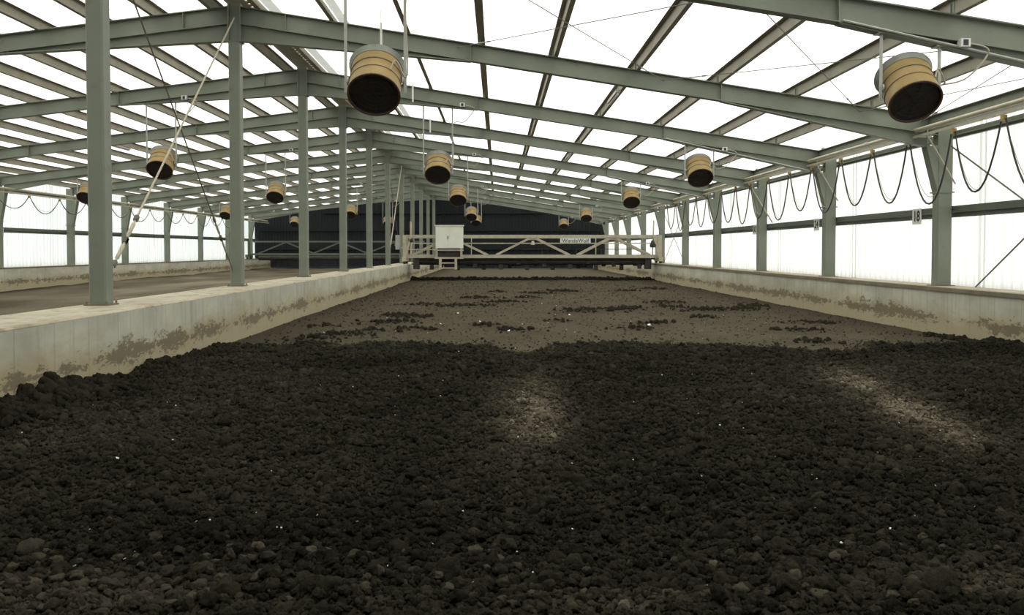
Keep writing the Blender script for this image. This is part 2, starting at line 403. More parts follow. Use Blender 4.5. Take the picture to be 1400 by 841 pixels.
# ---- kerbs
def kerb(name, x0, x1, label, inner):
    k = thing(name, label, None, kind='structure')
    MB().box(x0, x1, Y0, Y1, -0.4, KT - 0.03).build('kerb_wall', 'concrete', k)
    c = 0.025
    MB().prism([(x0, KT - 0.03), (x1, KT - 0.03), (x1, KT - 0.02), (x1 - c, KT), (x0 + c, KT), (x0, KT - 0.02)], Y0, Y1, 'y').build('kerb_top', 'kerbtop', k)
    return k
kerb('trim_1', KL0, KL1, 'stained concrete kerb wall carrying the centre columns', 1)
kr = kerb('trim_2', KR0, KR1, 'pale concrete kerb wall under the right translucent wall', -1)
kl = kerb('trim_3', KW0, KW1, 'far concrete kerb wall under the left translucent wall', 1)
MB().prism([(KR0 - 0.03, KT - 0.035), (KR0 + 0.02, KT - 0.035), (KR0 + 0.02, KT + 0.002), (KR0 + 0.14, KT + 0.002), (KR0 + 0.14, KT + 0.03), (KR0 - 0.03, KT + 0.03)], Y0, Y1, 'y').build('edge_angle', 'brownrail', kr)
MB().prism([(KW1 - 0.1, KT + 0.002), (KW1 + 0.02, KT + 0.002), (KW1 + 0.02, KT + 0.03), (KW1 - 0.1, KT + 0.03)], Y0, Y1, 'y').build('edge_angle', 'brownrail', kl)

# ---- ribbed translucent sheets
def corr(n, length, amp, f):
    """rib profile: list of (t, offset) over a length"""
    out = []
    for i in range(n):
        for a, o in ((0, 0), (0.55, 0), (0.65, amp), (0.9, amp)):
            out.append(((i + a) * length / n, o))
    out.append((length, 0)); return out
def wall_sheet(x, z0, z1, sgn):
    pr = corr(20, 5.95, 0.03, 0)
    v = []; f = []
    for i, (t, o) in enumerate(pr):
        v += [(x + sgn * o, t, z0), (x + sgn * o, t, z1)]
        if i: f.append((2 * i - 2, 2 * i, 2 * i + 1, 2 * i - 1))
    return MB().add(v, f)
def side_wall(name, x, sgn, joint_off, label, mat):
    root = thing(name, label, None, kind='structure')
    zt = ztop(x) + 0.19
    me = wall_sheet(x, KT, zt, sgn).mesh('wall_sheet', mat)
    mj = MB().box(x - sgn * 0.012 - 0.004, x - sgn * 0.012 + 0.004, -0.11, 0.11, KT, zt).mesh('joint_strip', 'jointsheet')
    y = joint_off
    o = link('wall_sheet', me, root, (0, Y0, 0)); o.scale.y = (joint_off - Y0) / 5.95
    while y < Y1 - 1:
        o = link('wall_sheet', me, root, (0, y, 0))
        if y + 5.95 > Y1: o.scale.y = (Y1 - y) / 5.95
        if y > Y0 + 1: link('joint_strip', mj, root, (0, y, 0))
        y += 6
    return root
side_wall('wall_right', 8.78, 1, 16.6 - 12, 'ribbed translucent plastic wall on the right, blown out white', 'wallsheet')
side_wall('wall_left', -19.42, -1, 16.6 - 12, 'ribbed translucent plastic wall at the far left', 'wallsheet_left')

# end walls
wb = thing('wall_back', 'nearly black end wall behind the turning machines', None, kind='structure')
def gable(mat, y, amp, name, parent, n=120):
    x0, x1 = -19.5, 8.85
    v = []; f = []
    pts = [(x0 + t, o) for t, o in corr(n, x1 - x0, amp, 0)]
    for i, (x, o) in enumerate(pts):
        v += [(x, y - o, -0.3), (x, y - o, ztop(x) + 0.2)]
        if i: f.append((2 * i - 2, 2 * i, 2 * i + 1, 2 * i - 1))
    return MB().add(v, f).build(name, mat, parent)
gable('backwall', Y1, 0.02, 'ribbed_sheet', wb)
for z in (1.5, 3.0, 4.4):
    MB().box(-19 if z < 4 else -14, 8.4 if z < 4 else 3.6, Y1 - 0.16, Y1 - 0.05, z, z + 0.14).build('girt', 'backwall', wb)
wf = thing('wall_front', 'dark end wall behind the camera', None, kind='structure')
gable('backwall', Y0, 0.03, 'ribbed_sheet', wf)

# ---- roof
PUR_R = [0.42, 1.78, 3.2, 4.6, 5.97, 7.52, 9.07, 10.56, 12.0, 13.3]
PUR_L = [0.43 + 1.063 * k for k in range(13)] + [14.05]
PH = 0.19
ceil = thing('ceiling', 'translucent plastic sheet roof, blown out white by daylight', None, kind='structure')
pv = {}
def roof_panel(xa, xb, yb):
    key = (round(xa, 3), round(xb, 3))
    if key not in pv:
        v = []; f = []
        za, zb = ztop(xa) + PH, ztop(xb) + PH
        for i, (t, o) in enumerate(corr(16, 5.97, 0.03, 0)):
            v += [(xa, t, za + o), (xb, t, zb + o)]
            if i: f.append((2 * i - 2, 2 * i, 2 * i + 1, 2 * i - 1))
        pv[key] = MB().add(v, f).mesh('roof_sheet', 'roofsheet')
    o = link('roof_sheet', pv[key], ceil, (0, yb, 0))
    if yb + 5.97 > Y1 + .01: o.scale.y = (Y1 - yb) / 5.97
    if yb < -1: o.scale.y = 0.7 / 5.97
edges_r = [RX + 0.32] + [RX + p for p in PUR_R[1:-1]] + [8.95]
edges_l = [RX - 0.32] + [RX - p for p in PUR_L[1:-1]] + [-19.6]
for yb in [-1.2] + [-0.5 + 6 * k for k in range(13)]:
    for e in (edges_r, edges_l):
        for a, b in zip(e[:-1], e[1:]): roof_panel(a, b, yb)
# ridge vent: two opaque strips with a slotted middle, and grey flashing on the right
for a, b in ((-0.34, 0.06), (0.11, 0.34)):
    MB().prism([(RX + a, RZ + PH + 0.03), (RX + b, RZ + PH + 0.03), (RX + b, RZ + PH + 0.06), (RX + a, RZ + PH + 0.06)], Y0, Y1, 'y').build('ridge_strip', 'purlin', ceil)
mb = MB()
yy = Y0
while yy < Y1:
    mb.box(RX + 0.05, RX + 0.12, yy, yy + 0.12, RZ + PH + 0.032, RZ + PH + 0.058); yy += 0.24
o = mb.build('vent_bars', 'purlin', ceil); o['kind'] = 'stuff'
def strip(x0, x1, mat, name):
    z0, z1 = ztop(x0) + PH - 0.012, ztop(x1) + PH - 0.012
    MB().add([(x0, Y0, z0), (x1, Y0, z1), (x1, Y1, z1), (x0, Y1, z0)], [(0, 1, 2, 3)]).build(name, mat, ceil)
strip(RX + 0.47, RX + 0.72, 'overlap', 'ridge_flashing')
strip(RX + 1.82, RX + 2.02, 'overlap', 'overlap_strip')

# ================================================================== STEEL
BASE_H = 0.33
def haunch_r(x):  # extra depth below the 0.33 m rafter
    d = x - RX; a = max(0.0, 0.32 * (1 - d / 4.4)); e = max(0.0, 0.26 * (1 - (XR - 0.25 - x) / 4.0)); return max(a, e)
def haunch_l(x):
    d = RX - x; a = max(0.0, 0.32 * (1 - d / 4.6)); e = max(0.0, 0.26 * (1 - (x - XL - 0.25) / 4.0)); return max(a, e)
def rbot(x): return ztop(x) - BASE_H - (haunch_r(x) if x >= RX else haunch_l(x))

def rafter_meshes(side):
    s = 1 if side == 'right' else -1
    x0 = RX + s * 0.11; x1 = (XR - 0.02) if s > 0 else (XL + 0.02)
    def web(pts_top, pts_bot, t):
        return MB().prism(pts_top + pts_bot[::-1], -t / 2, t / 2, 'y')
    def fl(p, q, wd, th):
        return MB().bar((p[0], 0, p[1]), (q[0], 0, q[1]), wd, th)
    out = {}
    b = web([(x0, ztop(x0)), (x1, ztop(x1))], [(x0, ztop(x0) - BASE_H), (x1, ztop(x1) - BASE_H)], 0.014)
    out['web'] = b.mesh('web', 'steel')
    out['top_flange'] = fl((x0, ztop(x0) - 0.008), (x1, ztop(x1) - 0.008), 0.18, 0.016).mesh('top_flange', 'steel')
    out['bottom_flange'] = fl((x0, ztop(x0) - BASE_H + 0.008), (x1, ztop(x1) - BASE_H + 0.008), 0.18, 0.016).mesh('bottom_flange', 'steel')
    h = MB()
    xa = RX + s * (4.4 if s > 0 else 4.6)
    h.prism([(x0, ztop(x0) - BASE_H), (xa, ztop(xa) - BASE_H), (x0, rbot(x0))], -0.007, 0.007, 'y')
    h.bar((x0, 0, rbot(x0) + 0.008), (xa, 0, ztop(xa) - BASE_H - 0.004), 0.17, 0.016)
    out['ridge_haunch'] = h.mesh('ridge_haunch', 'steel')
    h = MB(); xe = (XR - 0.25) if s > 0 else (XL + 0.25); xb = xe - s * 4.0
    h.prism([(xe, ztop(xe) - BASE_H), (xb, ztop(xb) - BASE_H), (xe, rbot(xe))], -0.007, 0.007, 'y')
    h.bar((xe, 0, rbot(xe) + 0.008), (xb, 0, ztop(xb) - BASE_H - 0.004), 0.17, 0.016)
    out['eave_haunch'] = h.mesh('eave_haunch', 'steel')
    h = MB(); h.box(x0 - 0.012 * s, x0 + 0.012 * s, -0.1, 0.1, rbot(x0) - 0.03, ztop(x0) + 0.05) if s > 0 else h.box(x0 + 0.012 * s, x0 - 0.012 * s, -0.1, 0.1, rbot(x0) - 0.03, ztop(x0) + 0.05)
    out['end_plate'] = h.mesh('end_plate', 'steel')
    for q, xx in enumerate((RX + s * 0.95, xa, xb)):
        out['stiffener%d' % q] = MB().box(xx - 0.006, xx + 0.006, -0.08, 0.08, ztop(xx) - BASE_H + 0.01, ztop(xx) - 0.012).mesh('stiffener', 'steel')
    return out
for side in ('right', 'left'):
    ms = rafter_meshes(side)
    for k, y in enumerate(FR):
        r = thing('roof_rafter', f'sloping green steel rafter of the {ORD[k]} roof frame, {side} of the ridge', 'rafter', f'rafters on the {side} roof slope', (0, y, 0))
        for nm, me in ms.items(): link(nm.rstrip('012'), me, r)
        if k in (0, 2, 4) and side == 'right':
            MB().tube([(xx, -0.11, rbot(xx) + 0.02) for xx in (4.25, 5.2, 6.2, 7.2, 7.95)], 0.016, 6).build('conduit', 'galv', r)

# purlins
def purlin(x, label, group, h=PH, cleat_side=1, flw=0.075):
    z = ztop(x)
    p = thing('roof_purlin', label, 'purlin', group, (x, 0, z))
    MB().box(-0.004, 0.004, Y0, Y1, 0.0, h).build('web', 'purlin', p)
    s = 1 if x < RX else -1          # Z section
    MB().box(min(0, s * flw), max(0, s * flw), Y0, Y1, h - 0.008, h - 0.001).build('top_flange', 'purlin', p)
    MB().box(min(0, -s * flw), max(0, -s * flw), Y0, Y1, 0.001, 0.008).build('bottom_flange', 'purlin', p)
    for y in FR: link('cleat', cleat_me, p, (0, y, 0))
    return p
cleat_me = MB().box(-0.012, -0.004, -0.07, 0.07, 0.002, 0.15).add(*(lambda b: (b.v, b.f))(MB().box(-0.03, -0.012, -0.006, 0.006, 0.002, 0.14))).mesh('cleat', 'steel')
NTH = ['first', 'second', 'third', 'fourth', 'fifth', 'sixth', 'seventh', 'eighth', 'ninth', 'tenth', 'eleventh', 'twelfth', 'thirteenth', 'fourteenth']
for i, p in enumerate(PUR_R[:-1]): purlin(RX + p, f'{NTH[i]} long roof purlin right of the ridge, counted from the ridge', 'purlins on the right roof slope')
for i, p in enumerate(PUR_L): purlin(RX - p, f'{NTH[i]} long roof purlin left of the ridge, counted from the ridge', 'purlins on the left roof slope')

# centre columns
def bevbox(x0, x1, y0, y1, z0, z1, c=0.02):
    return MB().prism([(x0 + c, y0), (x1 - c, y0), (x1, y0 + c), (x1, y1 - c), (x1 - c, y1), (x0 + c, y1), (x0, y1 - c), (x0, y0 + c)], z0, z1, 'z')
zc = rbot(RX + 0.12)
cs = bevbox(-0.105, 0.105, -0.12, 0.12, KT + 0.02, zc).mesh('shaft', 'steel')
cb = MB().box(-0.15, 0.15, -0.16, 0.16, KT, KT + 0.02).mesh('base_plate', 'brownrail')
ccap = MB().box(-0.14, 0.14, -0.13, 0.13, zc - 0.02, zc).mesh('cap_plate', 'steel')
chd = MB().box(-0.097, 0.097, -0.05, 0.05, zc, RZ + 0.04).mesh('head_web', 'steel')
cbolt = MB().lathe([(0.0, 0.03), (0.013, 0.03), (0.013, 0.0), (0, 0)], 6).mesh('anchor_bolt', 'brownrail')
for k, y in enumerate(FR):
    c = thing('steel_column', f'{ORD[k]} green steel column standing on the middle kerb under the ridge', 'column', 'centre columns under the ridge', (RX, y, 0))
    link('shaft', cs, c); link('base_plate', cb, c); link('cap_plate', ccap, c); link('head_web', chd, c)
    if k < 4:
        for sx in (-.125, .125):
            for sy in (-.138, .138): link('anchor_bolt', cbolt, c, (sx, sy, KT + 0.02))
# wall columns: box shaft, tapered head, plate
def wall_col(s):
    """s=+1: haunch towards +x"""
    zb = 2.57
    sh = bevbox(-0.14, 0.14, -0.12, 0.12, KT + 0.015, zb).mesh('shaft', 'steel')
    def top(z): return z
    X = XR if s < 0 else XL
    zt_in = rbot(X + s * 0.34) ; zt_out = ztop(X) - 0.05
    hd = MB().prism([(-s * 0.14, zb), (s * 0.14, zb), (s * 0.36, zt_in), (s * 0.36, zt_in + 0.02), (-s * 0.14, zt_in + 0.02)], -0.11, 0.11, 'y').mesh('tapered_head', 'steel')
    sp = MB().box(-0.17, 0.17, -0.14, 0.14, zb - 0.012, zb + 0.012).mesh('splice_plate', 'steel')
    st = MB().box(s * 0.12 - 0.008, s * 0.12 + 0.008, -0.118, 0.118, zb + 0.012, zt_in).mesh('stiffener', 'steel')
    gb = MB().prism([(-0.22, 0.0), (0.08, 0.0), (0.08, 0.10), (0.06, 0.10), (0.06, 0.015), (-0.20, 0.015), (-0.20, 0.06), (-0.22, 0.06)], -0.1, 0.1, 'y').xf(Matrix.Translation((0, -0.1, ztop(X) + 0.06))).mesh('gutter_bracket', 'galv')
    kn = MB().box(-0.14, 0.14, -0.1, 0.1, zt_in + 0.02, zt_out).mesh('knee', 'steel')
    bp = MB().box(-0.19, 0.19, -0.17, 0.17, KT, KT + 0.015).mesh('base_plate', 'brownrail')
    return [('shaft', sh), ('tapered_head', hd), ('splice_plate', sp), ('stiffener', st), ('knee', kn), ('base_plate', bp)] + ([('gutter_bracket', gb)] if s < 0 else [])
wc = wall_col(-1)
for k, y in enumerate(FR[1:]):
    c = thing('steel_column', f'{ORD[k]} green steel wall column on the right kerb', 'column', 'columns along the right wall', (XR, y, 0))
    for nm, me in wc: link(nm, me, c)
wc = wall_col(1)
for k, y in enumerate(FR[4:]):
    c = thing('steel_column', f'{ORD[k]} green steel wall column visible on the far left kerb', 'column', 'columns along the left wall', (XL, y, 0))
    for nm, me in wc: link(nm, me, c)

# girts and eave beams
def cgirt(name, x, z0, z1, s, label, mat='steel', cat='girt'):
    zm = z0 + 0.45 * (z1 - z0)
    prof = [(x + s * 0.075, z0), (x + s * 0.14, z0), (x + s * 0.14, z1), (x, z1), (x, zm), (x + s * 0.075, zm - 0.01)]
    t = thing(name, label, cat)
    MB().prism(prof, Y0, Y1, 'y').build('channel', mat if cat == 'beam' else 'steel_dark', t)  # girts take the darker steel: shade below the lip put into the colour
    lip = MB().box(min(x, x - s * 0.012), max(x, x - s * 0.012), -0.06, 0.06, zm + 0.01, z1 - 0.01).mesh('lap_plate', mat)
    for y in FR: link('lap_plate', lip, t, (0, y + 0.35, 0))
    return t
cgirt('wall_girt', XR + 0.16, 2.10, 2.31, 1, 'long green girt with painted shade running across the middle of the right wall')
cgirt('wall_girt', XL - 0.16, 2.16, 2.36, -1, 'long green girt with painted shade running across the middle of the far left wall')
cgirt('eave_beam', XR + 0.16, 3.60, 3.72, 1, 'blue-green eave channel at the top of the right wall', cat='beam')
cgirt('eave_beam', XL - 0.16, 3.78, 3.92, -1, 'blue-green eave channel at the top of the far left wall', cat='beam')

es = thing('eave_strut', 'deep green eave strut just under the right edge of the roof', 'beam')
MB().box(8.19, 8.205, Y0, Y1, 3.74, 3.985).build('web', 'steel', es)
MB().box(8.12, 8.275, Y0, Y1, 3.985, 3.998).build('top_flange', 'steel', es)
MB().box(8.12, 8.275, Y0, Y1, 3.727, 3.74).build('bottom_flange', 'steel', es)
# pipes along the eaves
def eave_pipe(x, z, r, label, bx, mat='cream'):
    t = thing('eave_pipe', label, 'pipe')
    MB().tube([(x, Y0 + .1, z), (x, Y1 - .4, z)], r, 10).build('pipe', mat, t)
    s = 1 if bx > x else -1
    br = MB().bar((x, 0, z), (bx, 0, z + 0.03), 0.04, 0.03).bar((bx - s * .02, 0, z - 0.25), (bx - s * .02, 0, z + 0.05), 0.05, 0.02, (1, 0, 0)).mesh('bracket', 'galv')
    for y in (FR if bx > 0 else FR[3:]): link('bracket', br, t, (0, y - 0.14, 0))
    cl = MB().lathe([(r + .001, -0.03), (r + .012, -0.03), (r + .012, 0.03), (r + .001, 0.03)], 10).xf(Matrix.Rotation(math.pi / 2, 4, 'X')).mesh('coupling', mat)
    for y in FR: link('coupling', cl, t, (x, y + 2.3, z))
eave_pipe(7.93, 3.735, 0.042, 'thick cream pipe running along the top of the right wall', 8.12)
eave_pipe(-18.3, 3.775, 0.04, 'thick cream pipe running along the top of the far left wall', -18.7)

# festoon cables
def festoon(x, z, hooks, drops, label, rail_label, hy):
    t = thing('festoon_cable', label, 'cable')
    for i, (a, b) in enumerate(zip(hooks[:-1], hooks[1:])):
        d = drops[i % len(drops)]
        for off, dd, r, mat in ((0, d, 0.017, 'rubber'), (0.03, d * 0.93 + 0.05 * math.sin(i * 2.1), 0.006, 'greycable')):
            pts = []
            for k in range(15):
                u = k / 14; sk = 0.10 * math.sin(i * 1.7)
                uu = u + sk * u * (1 - u)
                pts.append((x + off * math.sin(math.pi * u), a + 0.06 + (b - a - 0.12) * uu, z - 0.09 - dd * (1 - abs(2 * u - 1) ** 2.1)))
            MB().tube(pts, r, 6).build('cable_loop' if off == 0 else 'thin_lead', mat, t)
    hk = MB().box(-0.03, 0.03, -0.05, 0.05, -0.12, -0.03).tube([(0, -0.045, -0.02), (0, -0.045, 0.03)], 0.012, 6).tube([(0, 0.045, -0.02), (0, 0.045, 0.03)], 0.012, 6).mesh('trolley', 'hook')
    for y in hooks: link('trolley', hk, t, (x, y, z))
    r = thing('festoon_rail', rail_label, 'rail')
    MB().prism([(x - .02, z - .02), (x + .02, z - .02), (x + .02, z + .025), (x - .02, z + .025)], Y0 + .1, Y1 - .4, 'y').build('track', 'cream', r)
    s = 1 if x > 0 else -1
    br = MB().bar((x, 0, z + .0), (x + s * 0.28, 0, z + 0.0), 0.04, 0.03).mesh('bracket', 'galv')
    for y in hy: link('bracket', br, r, (0, y - 0.14, 0))
HK = [12.5, 14.36, 15.95, 17.7, 19.41, 21.2, 23.15, 24.94, 26.9, 28.8, 30.6, 32.6, 34.8, 36.7, 38.8, 40.9, 43.0]
festoon(7.9, 3.61, HK, [1.2, 1.08, 1.2, 1.1, 1.06, 1.14, 1.02], 'black cable hanging in deep loops along the top of the right wall', 'thin trolley rail holding looped cable along the right wall', FR)
HL = [31.2, 33.8, 36.3, 38.8, 41.3, 43.8, 46.2, 48.8, 51.2, 53.9, 56.4, 59.0, 61.5, 64.0]
festoon(-18.2, 3.62, HL, [0.55, 0.48, 0.6, 0.52], 'black cable hanging in shallow loops along the far left wall', 'thin trolley rail holding looped cable along the far left wall', FR[4:])

# rods
def rod(p, q, r, mat, label, group, name='brace_rod', bt=None):
    t = thing(name, label, 'brace rod', group, p)
    P = Vector(p); Q = Vector(q); D = (Q - P)
    MB().tube([(0, 0, 0), D], r, 6).build('bar', mat, t)
    for u in (bt or []):
        d = D.normalized(); c = D * u
        MB().tube([c - d * 0.14, c - d * 0.12, c + d * 0.12, c + d * 0.14], [r, r * 1.7, r * 1.7, r], 8).build('turnbuckle', 'galv' if mat != 'creamrod' else 'creamrod', t)
        for e in (-0.24, 0.24):
            MB().bar(c + d * (e - 0.05), c + d * (e + 0.05), r * 3.2, r * 3.2).build('clevis', 'rod', t)
    return t
zw = lambda x: ztop(x) - 0.11
ND = [-0.75, 3.12, 6.86]
gR = 'roof bracing rods in the first bay'
def gus(x, y):
    return (x, y, zw(x))
yA, yB = 11.5 + 0.02, 17.5 - 0.02
RODS = [(-0.75, 3.12, 'thin roof brace rod rising left to right past the ridge lamps'), (3.12, 6.86, 'thin roof brace rod crossing above the nearest right drum fan'), (6.86, 8.05, 'short roof brace rod beside the nearest right eave')]
for a, b, lb in RODS:
    rod(gus(a, yB), gus(b, yA), 0.007, 'rod', lb + ', far end left', gR, bt=[0.12])
    rod(gus(b, yB + 0.0), (a, yA, zw(a) - 0.04), 0.007, 'rod', lb + ', far end right', gR, bt=[0.12])
for x in ND:      # gusset brackets on the second frame
    pass
# cross rods between first two centre columns
rod((RX + 0.02, 17.36, 5.78), (RX + 0.02, 11.66, 1.15), 0.016, 'creamrod', 'cream diagonal rod from the top of the second centre column to the first', 'cross rods between the first centre columns', bt=[0.87, 0.985 - 0.05])
rod((RX - 0.05, 17.36, 1.1), (RX - 0.05, 11.66, 5.78), 0.012, 'rod', 'dark diagonal rod down to the foot of the second centre column', 'cross rods between the first centre columns', bt=[0.04 + 0.05, 0.16])
rod((RX + 0.02, 47.36, 5.78), (RX + 0.02, 41.66, 1.15), 0.02, 'creamrod', 'pale diagonal rod between far centre columns by the machine', 'far cross rods')
rod((RX - 0.05, 47.36, 1.15), (RX - 0.05, 41.66, 5.78), 0.014, 'rod', 'dark diagonal rod between far centre columns by the machine', 'far cross rods')
xb = 8.60
rod((xb - .10, 17.3, 3.45), (xb - .10, 11.7, 0.82), 0.014, 'rod', 'dark diagonal rod descending right from the nearest right wall column', 'right wall cross rods')
rod((xb - .06, 16.35, 0.82), (xb - .06, 11.7, 3.45), 0.014, 'rod', 'dark diagonal rod rising from the right kerb at the picture edge', 'right wall cross rods')
rod((xb - .10, 47.3, 3.45), (xb - .10, 41.7, 0.82), 0.012, 'rod', 'thin rod falling towards the camera in the far right wall bay', 'far right wall cross rods')
rod((xb - .06, 47.3, 0.82), (xb - .06, 41.7, 3.45), 0.012, 'rod', 'thin rod rising towards the camera in the far right wall bay', 'far right wall cross rods')
for k, y in enumerate(FR[1:4]):
    if k == 2: continue
    rod((8.08, y - 0.2, 3.62), (8.62, y - 0.2, 2.72), 0.016, 'cream', f'short pale strut in front of the head of the {ORD[[0, 1][k] if k < 2 else 2]} right wall column', 'pale struts at right wall columns', 'strut')
rod((7.98, 29.3, 3.6), (8.75, 29.3, 2.35), 0.022, 'cream', 'short pale strut beside the third right wall column', 'pale struts at right wall columns', 'strut')

# ================================================================== FANS
ROT = Matrix.Rotation(math.radians(-42), 4, 'X')
R0, LH = 0.315, 0.27
def F_(mb): return mb.xf(ROT)
fan_me = {}
fan_me['drum'] = F_(MB().lathe([(R0 - 0.006, -LH), (R0, -LH), (R0, -0.10), (R0 - .004, -0.09), (R0 - .004, 0.055), (R0, 0.065), (R0 + 0.004, 0.20), (R0 - 0.006, 0.20)], 40, True)).mesh('drum', 'ochre', True)
fan_me['rib_upper'] = F_(MB().lathe([(R0, 0.055), (R0 + 0.006, 0.058), (R0 + 0.006, 0.068), (R0, 0.07)], 40)).mesh('rib_upper', 'brownrail', True)
fan_me['rib_lower'] = F_(MB().lathe([(R0, -0.095), (R0 + 0.006, -0.092), (R0 + 0.006, -0.082), (R0, -0.08)], 40)).mesh('rib_lower', 'brownrail', True)
fan_me['collar'] = F_(MB().lathe([(R0 - .01, 0.195), (R0 + 0.010, 0.195), (R0 + 0.016, 0.22), (R0 + 0.04, LH), (R0 + 0.03, LH), (R0 - .01, 0.22)], 40, True)).mesh('collar', 'dullgrey', True)
fan_me['front_rim'] = F_(MB().lathe([(R0 - .012, -LH - .006), (R0 + 0.009, -LH - .006), (R0 + 0.009, -LH + .008), (R0 - .012, -LH + .008)], 40, True)).mesh('front_rim', 'rust', True)
fan_me['inner_wall'] = F_(MB().lathe([(R0 - .008, -LH + .01), (R0 - .008, LH - .08)], 40)).mesh('inner_wall', 'darkmetal', True)
mb = MB()
for k in range(5):      # guard rings
    r = 0.06 * (k + 1)
    mb.tube([(r * math.cos(a * math.pi / 12), r * math.sin(a * math.pi / 12), -LH + 0.02) for a in range(25)], 0.003, 4, False)
for k in range(4): mb.bar((-R0 * math.cos(k * math.pi / 4), -R0 * math.sin(k * math.pi / 4), -LH + .023), (R0 * math.cos(k * math.pi / 4), R0 * math.sin(k * math.pi / 4), -LH + .023), 0.006, 0.006)
fan_me['guard'] = F_(mb).mesh('guard', 'darkmetal')
fan_me['inlet_screen'] = F_(MB().lathe([(0.0, -LH + .045), (0.10, -LH + .03), (R0 - .012, -LH + .028), (R0 - .012, -LH + .036), (0, -LH + .055)], 40)).mesh('inlet_screen', 'screen', True)
fan_me['rear_screen'] = F_(MB().lathe([(0.0, LH - .09), (R0 - .012, LH - .09), (R0 - .012, LH - .08), (0, LH - .08)], 40)).mesh('rear_screen', 'darkmetal')
pivot = MB().lathe([(0, -0.012), (0.055, -0.012), (0.055, 0.012), (0, 0.012)], 14).xf(Matrix.Rotation(math.pi / 2, 4, 'Y')).mesh('pivot_plate', 'galv')
jbox = MB().box(-0.06, 0.06, -0.05, 0.05, -0.05, 0.05).mesh('junction_box', 'plate')
jdark = MB().box(-0.03, 0.03, -0.058, -0.05, -0.035, 0.035).mesh('switch_face', 'ink')
def fan(x, y, z, label, group, box_dx=0.62):
    t = thing('drum_fan', label, 'fan', group, (x, y, z))
    for nm, me in fan_me.items(): link('rib' if nm.startswith('rib') else nm, me, t)
    for s in (-1, 1):
        xx = x + s * 0.365
        zt = rbot(xx)
        mb = MB().box(s * 0.365 - 0.018, s * 0.365 + 0.018, -0.03, -0.022, -0.15, zt - z).box(s * 0.365 - 0.004, s * 0.365 + 0.004, -0.022, 0.022, -0.15, zt - z)
        mb.box(s * 0.365 - 0.06, s * 0.365 + 0.06, -0.085, 0.085, zt - z - 0.01, zt - z)
        mb.build('hanger', 'galv', t)
        link('pivot_plate', pivot, t, (s * 0.34, 0, 0))
    bx = box_dx; bz = rbot(x + bx) + 0.075 - z
    j = link('junction_box', jbox, t, (bx, -0.12, bz)); link('switch_face', jdark, j)
    pts = []
    P0 = Vector((bx + 0.06, -0.12, bz)); P1 = Vector((bx + 0.30, -0.14, bz - 0.10)); P2 = Vector((bx + 0.05, -0.12, bz - 0.42)); P3 = Vector((0.39, -0.06, bz - 0.50)); P4 = Vector((0.40, -0.10, 0.06)); P5 = Vector((0.27, -0.20, 0.21)); P6 = Vector((0.209, -0.252, 0.093))
    PP = [P0, P0, P1, P2, P3, P4, P5, P6, P6]
    for i in range(1, len(PP) - 2):
        for k in range(6):
            u = k / 6; a, b, c, d = PP[i - 1], PP[i], PP[i + 1], PP[i + 2]
            pts.append(0.5 * ((2 * b) + (c - a) * u + (2 * a - 5 * b + 4 * c - d) * u * u + (3 * b - a - 3 * c + d) * u ** 3))
    pts.append(P6)
    MB().tube(pts, 0.011, 6).build('supply_cable', 'greycable', t)
FANS = [(-1.5, 3.56, [11.5, 23.5, 35.5, 53.5, 65.5], 'in the row just right of the centre columns'),
        (5.13, 3.49, [11.5, 23.5, 35.5, 53.5, 71.5], 'in the row nearest the right wall'),
        (-8.45, 3.67, [23.5, 35.5, 53.5, 71.5], 'in the row just left of the centre columns'),
        (-15.6, 3.64, [35.5, 53.5, 71.5], 'in the row nearest the far left wall')]
for x, z, ylist, where in FANS:
    for k, y in enumerate(ylist):
        o = 'farthest' if k == len(ylist) - 1 else ORD[k] if k else 'nearest'
        fan(x, y, z, f'{o} ochre drum fan {where}', 'ochre drum fans under the roof')

# lamps
def hang_lamp(y, label):
    x = -2.08; zt = ztop(x + 0.35) ; t = thing('hanging_tube', label, 'lamp', 'white tubes hanging near the ridge', (x, y, 5.12))
    MB().tube([(0, 0, 0), (0, 0, 0.42)], 0.022, 8).build('tube', 'lampwhite', t)
    MB().tube([(0, 0, 0.42), (0, 0, ztop(x) + PH - 5.12 - 0.02)], 0.006, 6).build('hanger', 'rod', t)
for y, lb in ((16.7, 'white tube hanging above the nearest drum fan right of the ridge'), (22.9, 'white tube hanging just right of the nearest big drum fan'), (28.8, 'white tube hanging above the second drum fan right of the ridge')):
    hang_lamp(y, lb)
def strip_lamp(x, y, label):
    z = ztop(x) - 0.03
    t = thing('strip_light', label, 'lamp', 'strip lights under the purlins', (x, y, z))
    MB().box(-0.05, 0.05, -0.75, 0.75, -0.03, 0.029).build('housing', 'galv', t)
    MB().tube([(0, -0.72, -0.05), (0, 0.72, -0.05)], 0.022, 8).build('tube', 'lampwhite', t)
strip_lamp(2.62 - 0.06, 20.4, 'white strip light under a purlin right of centre, between second and third frames')
strip_lamp(2.62 - 0.06, 33.5, 'far white strip light under the same purlin, between fourth and fifth frames')
strip_lamp(RX - PUR_L[7] - 0.06, 31.8, 'white strip light under a left roof purlin above the left drum fan')

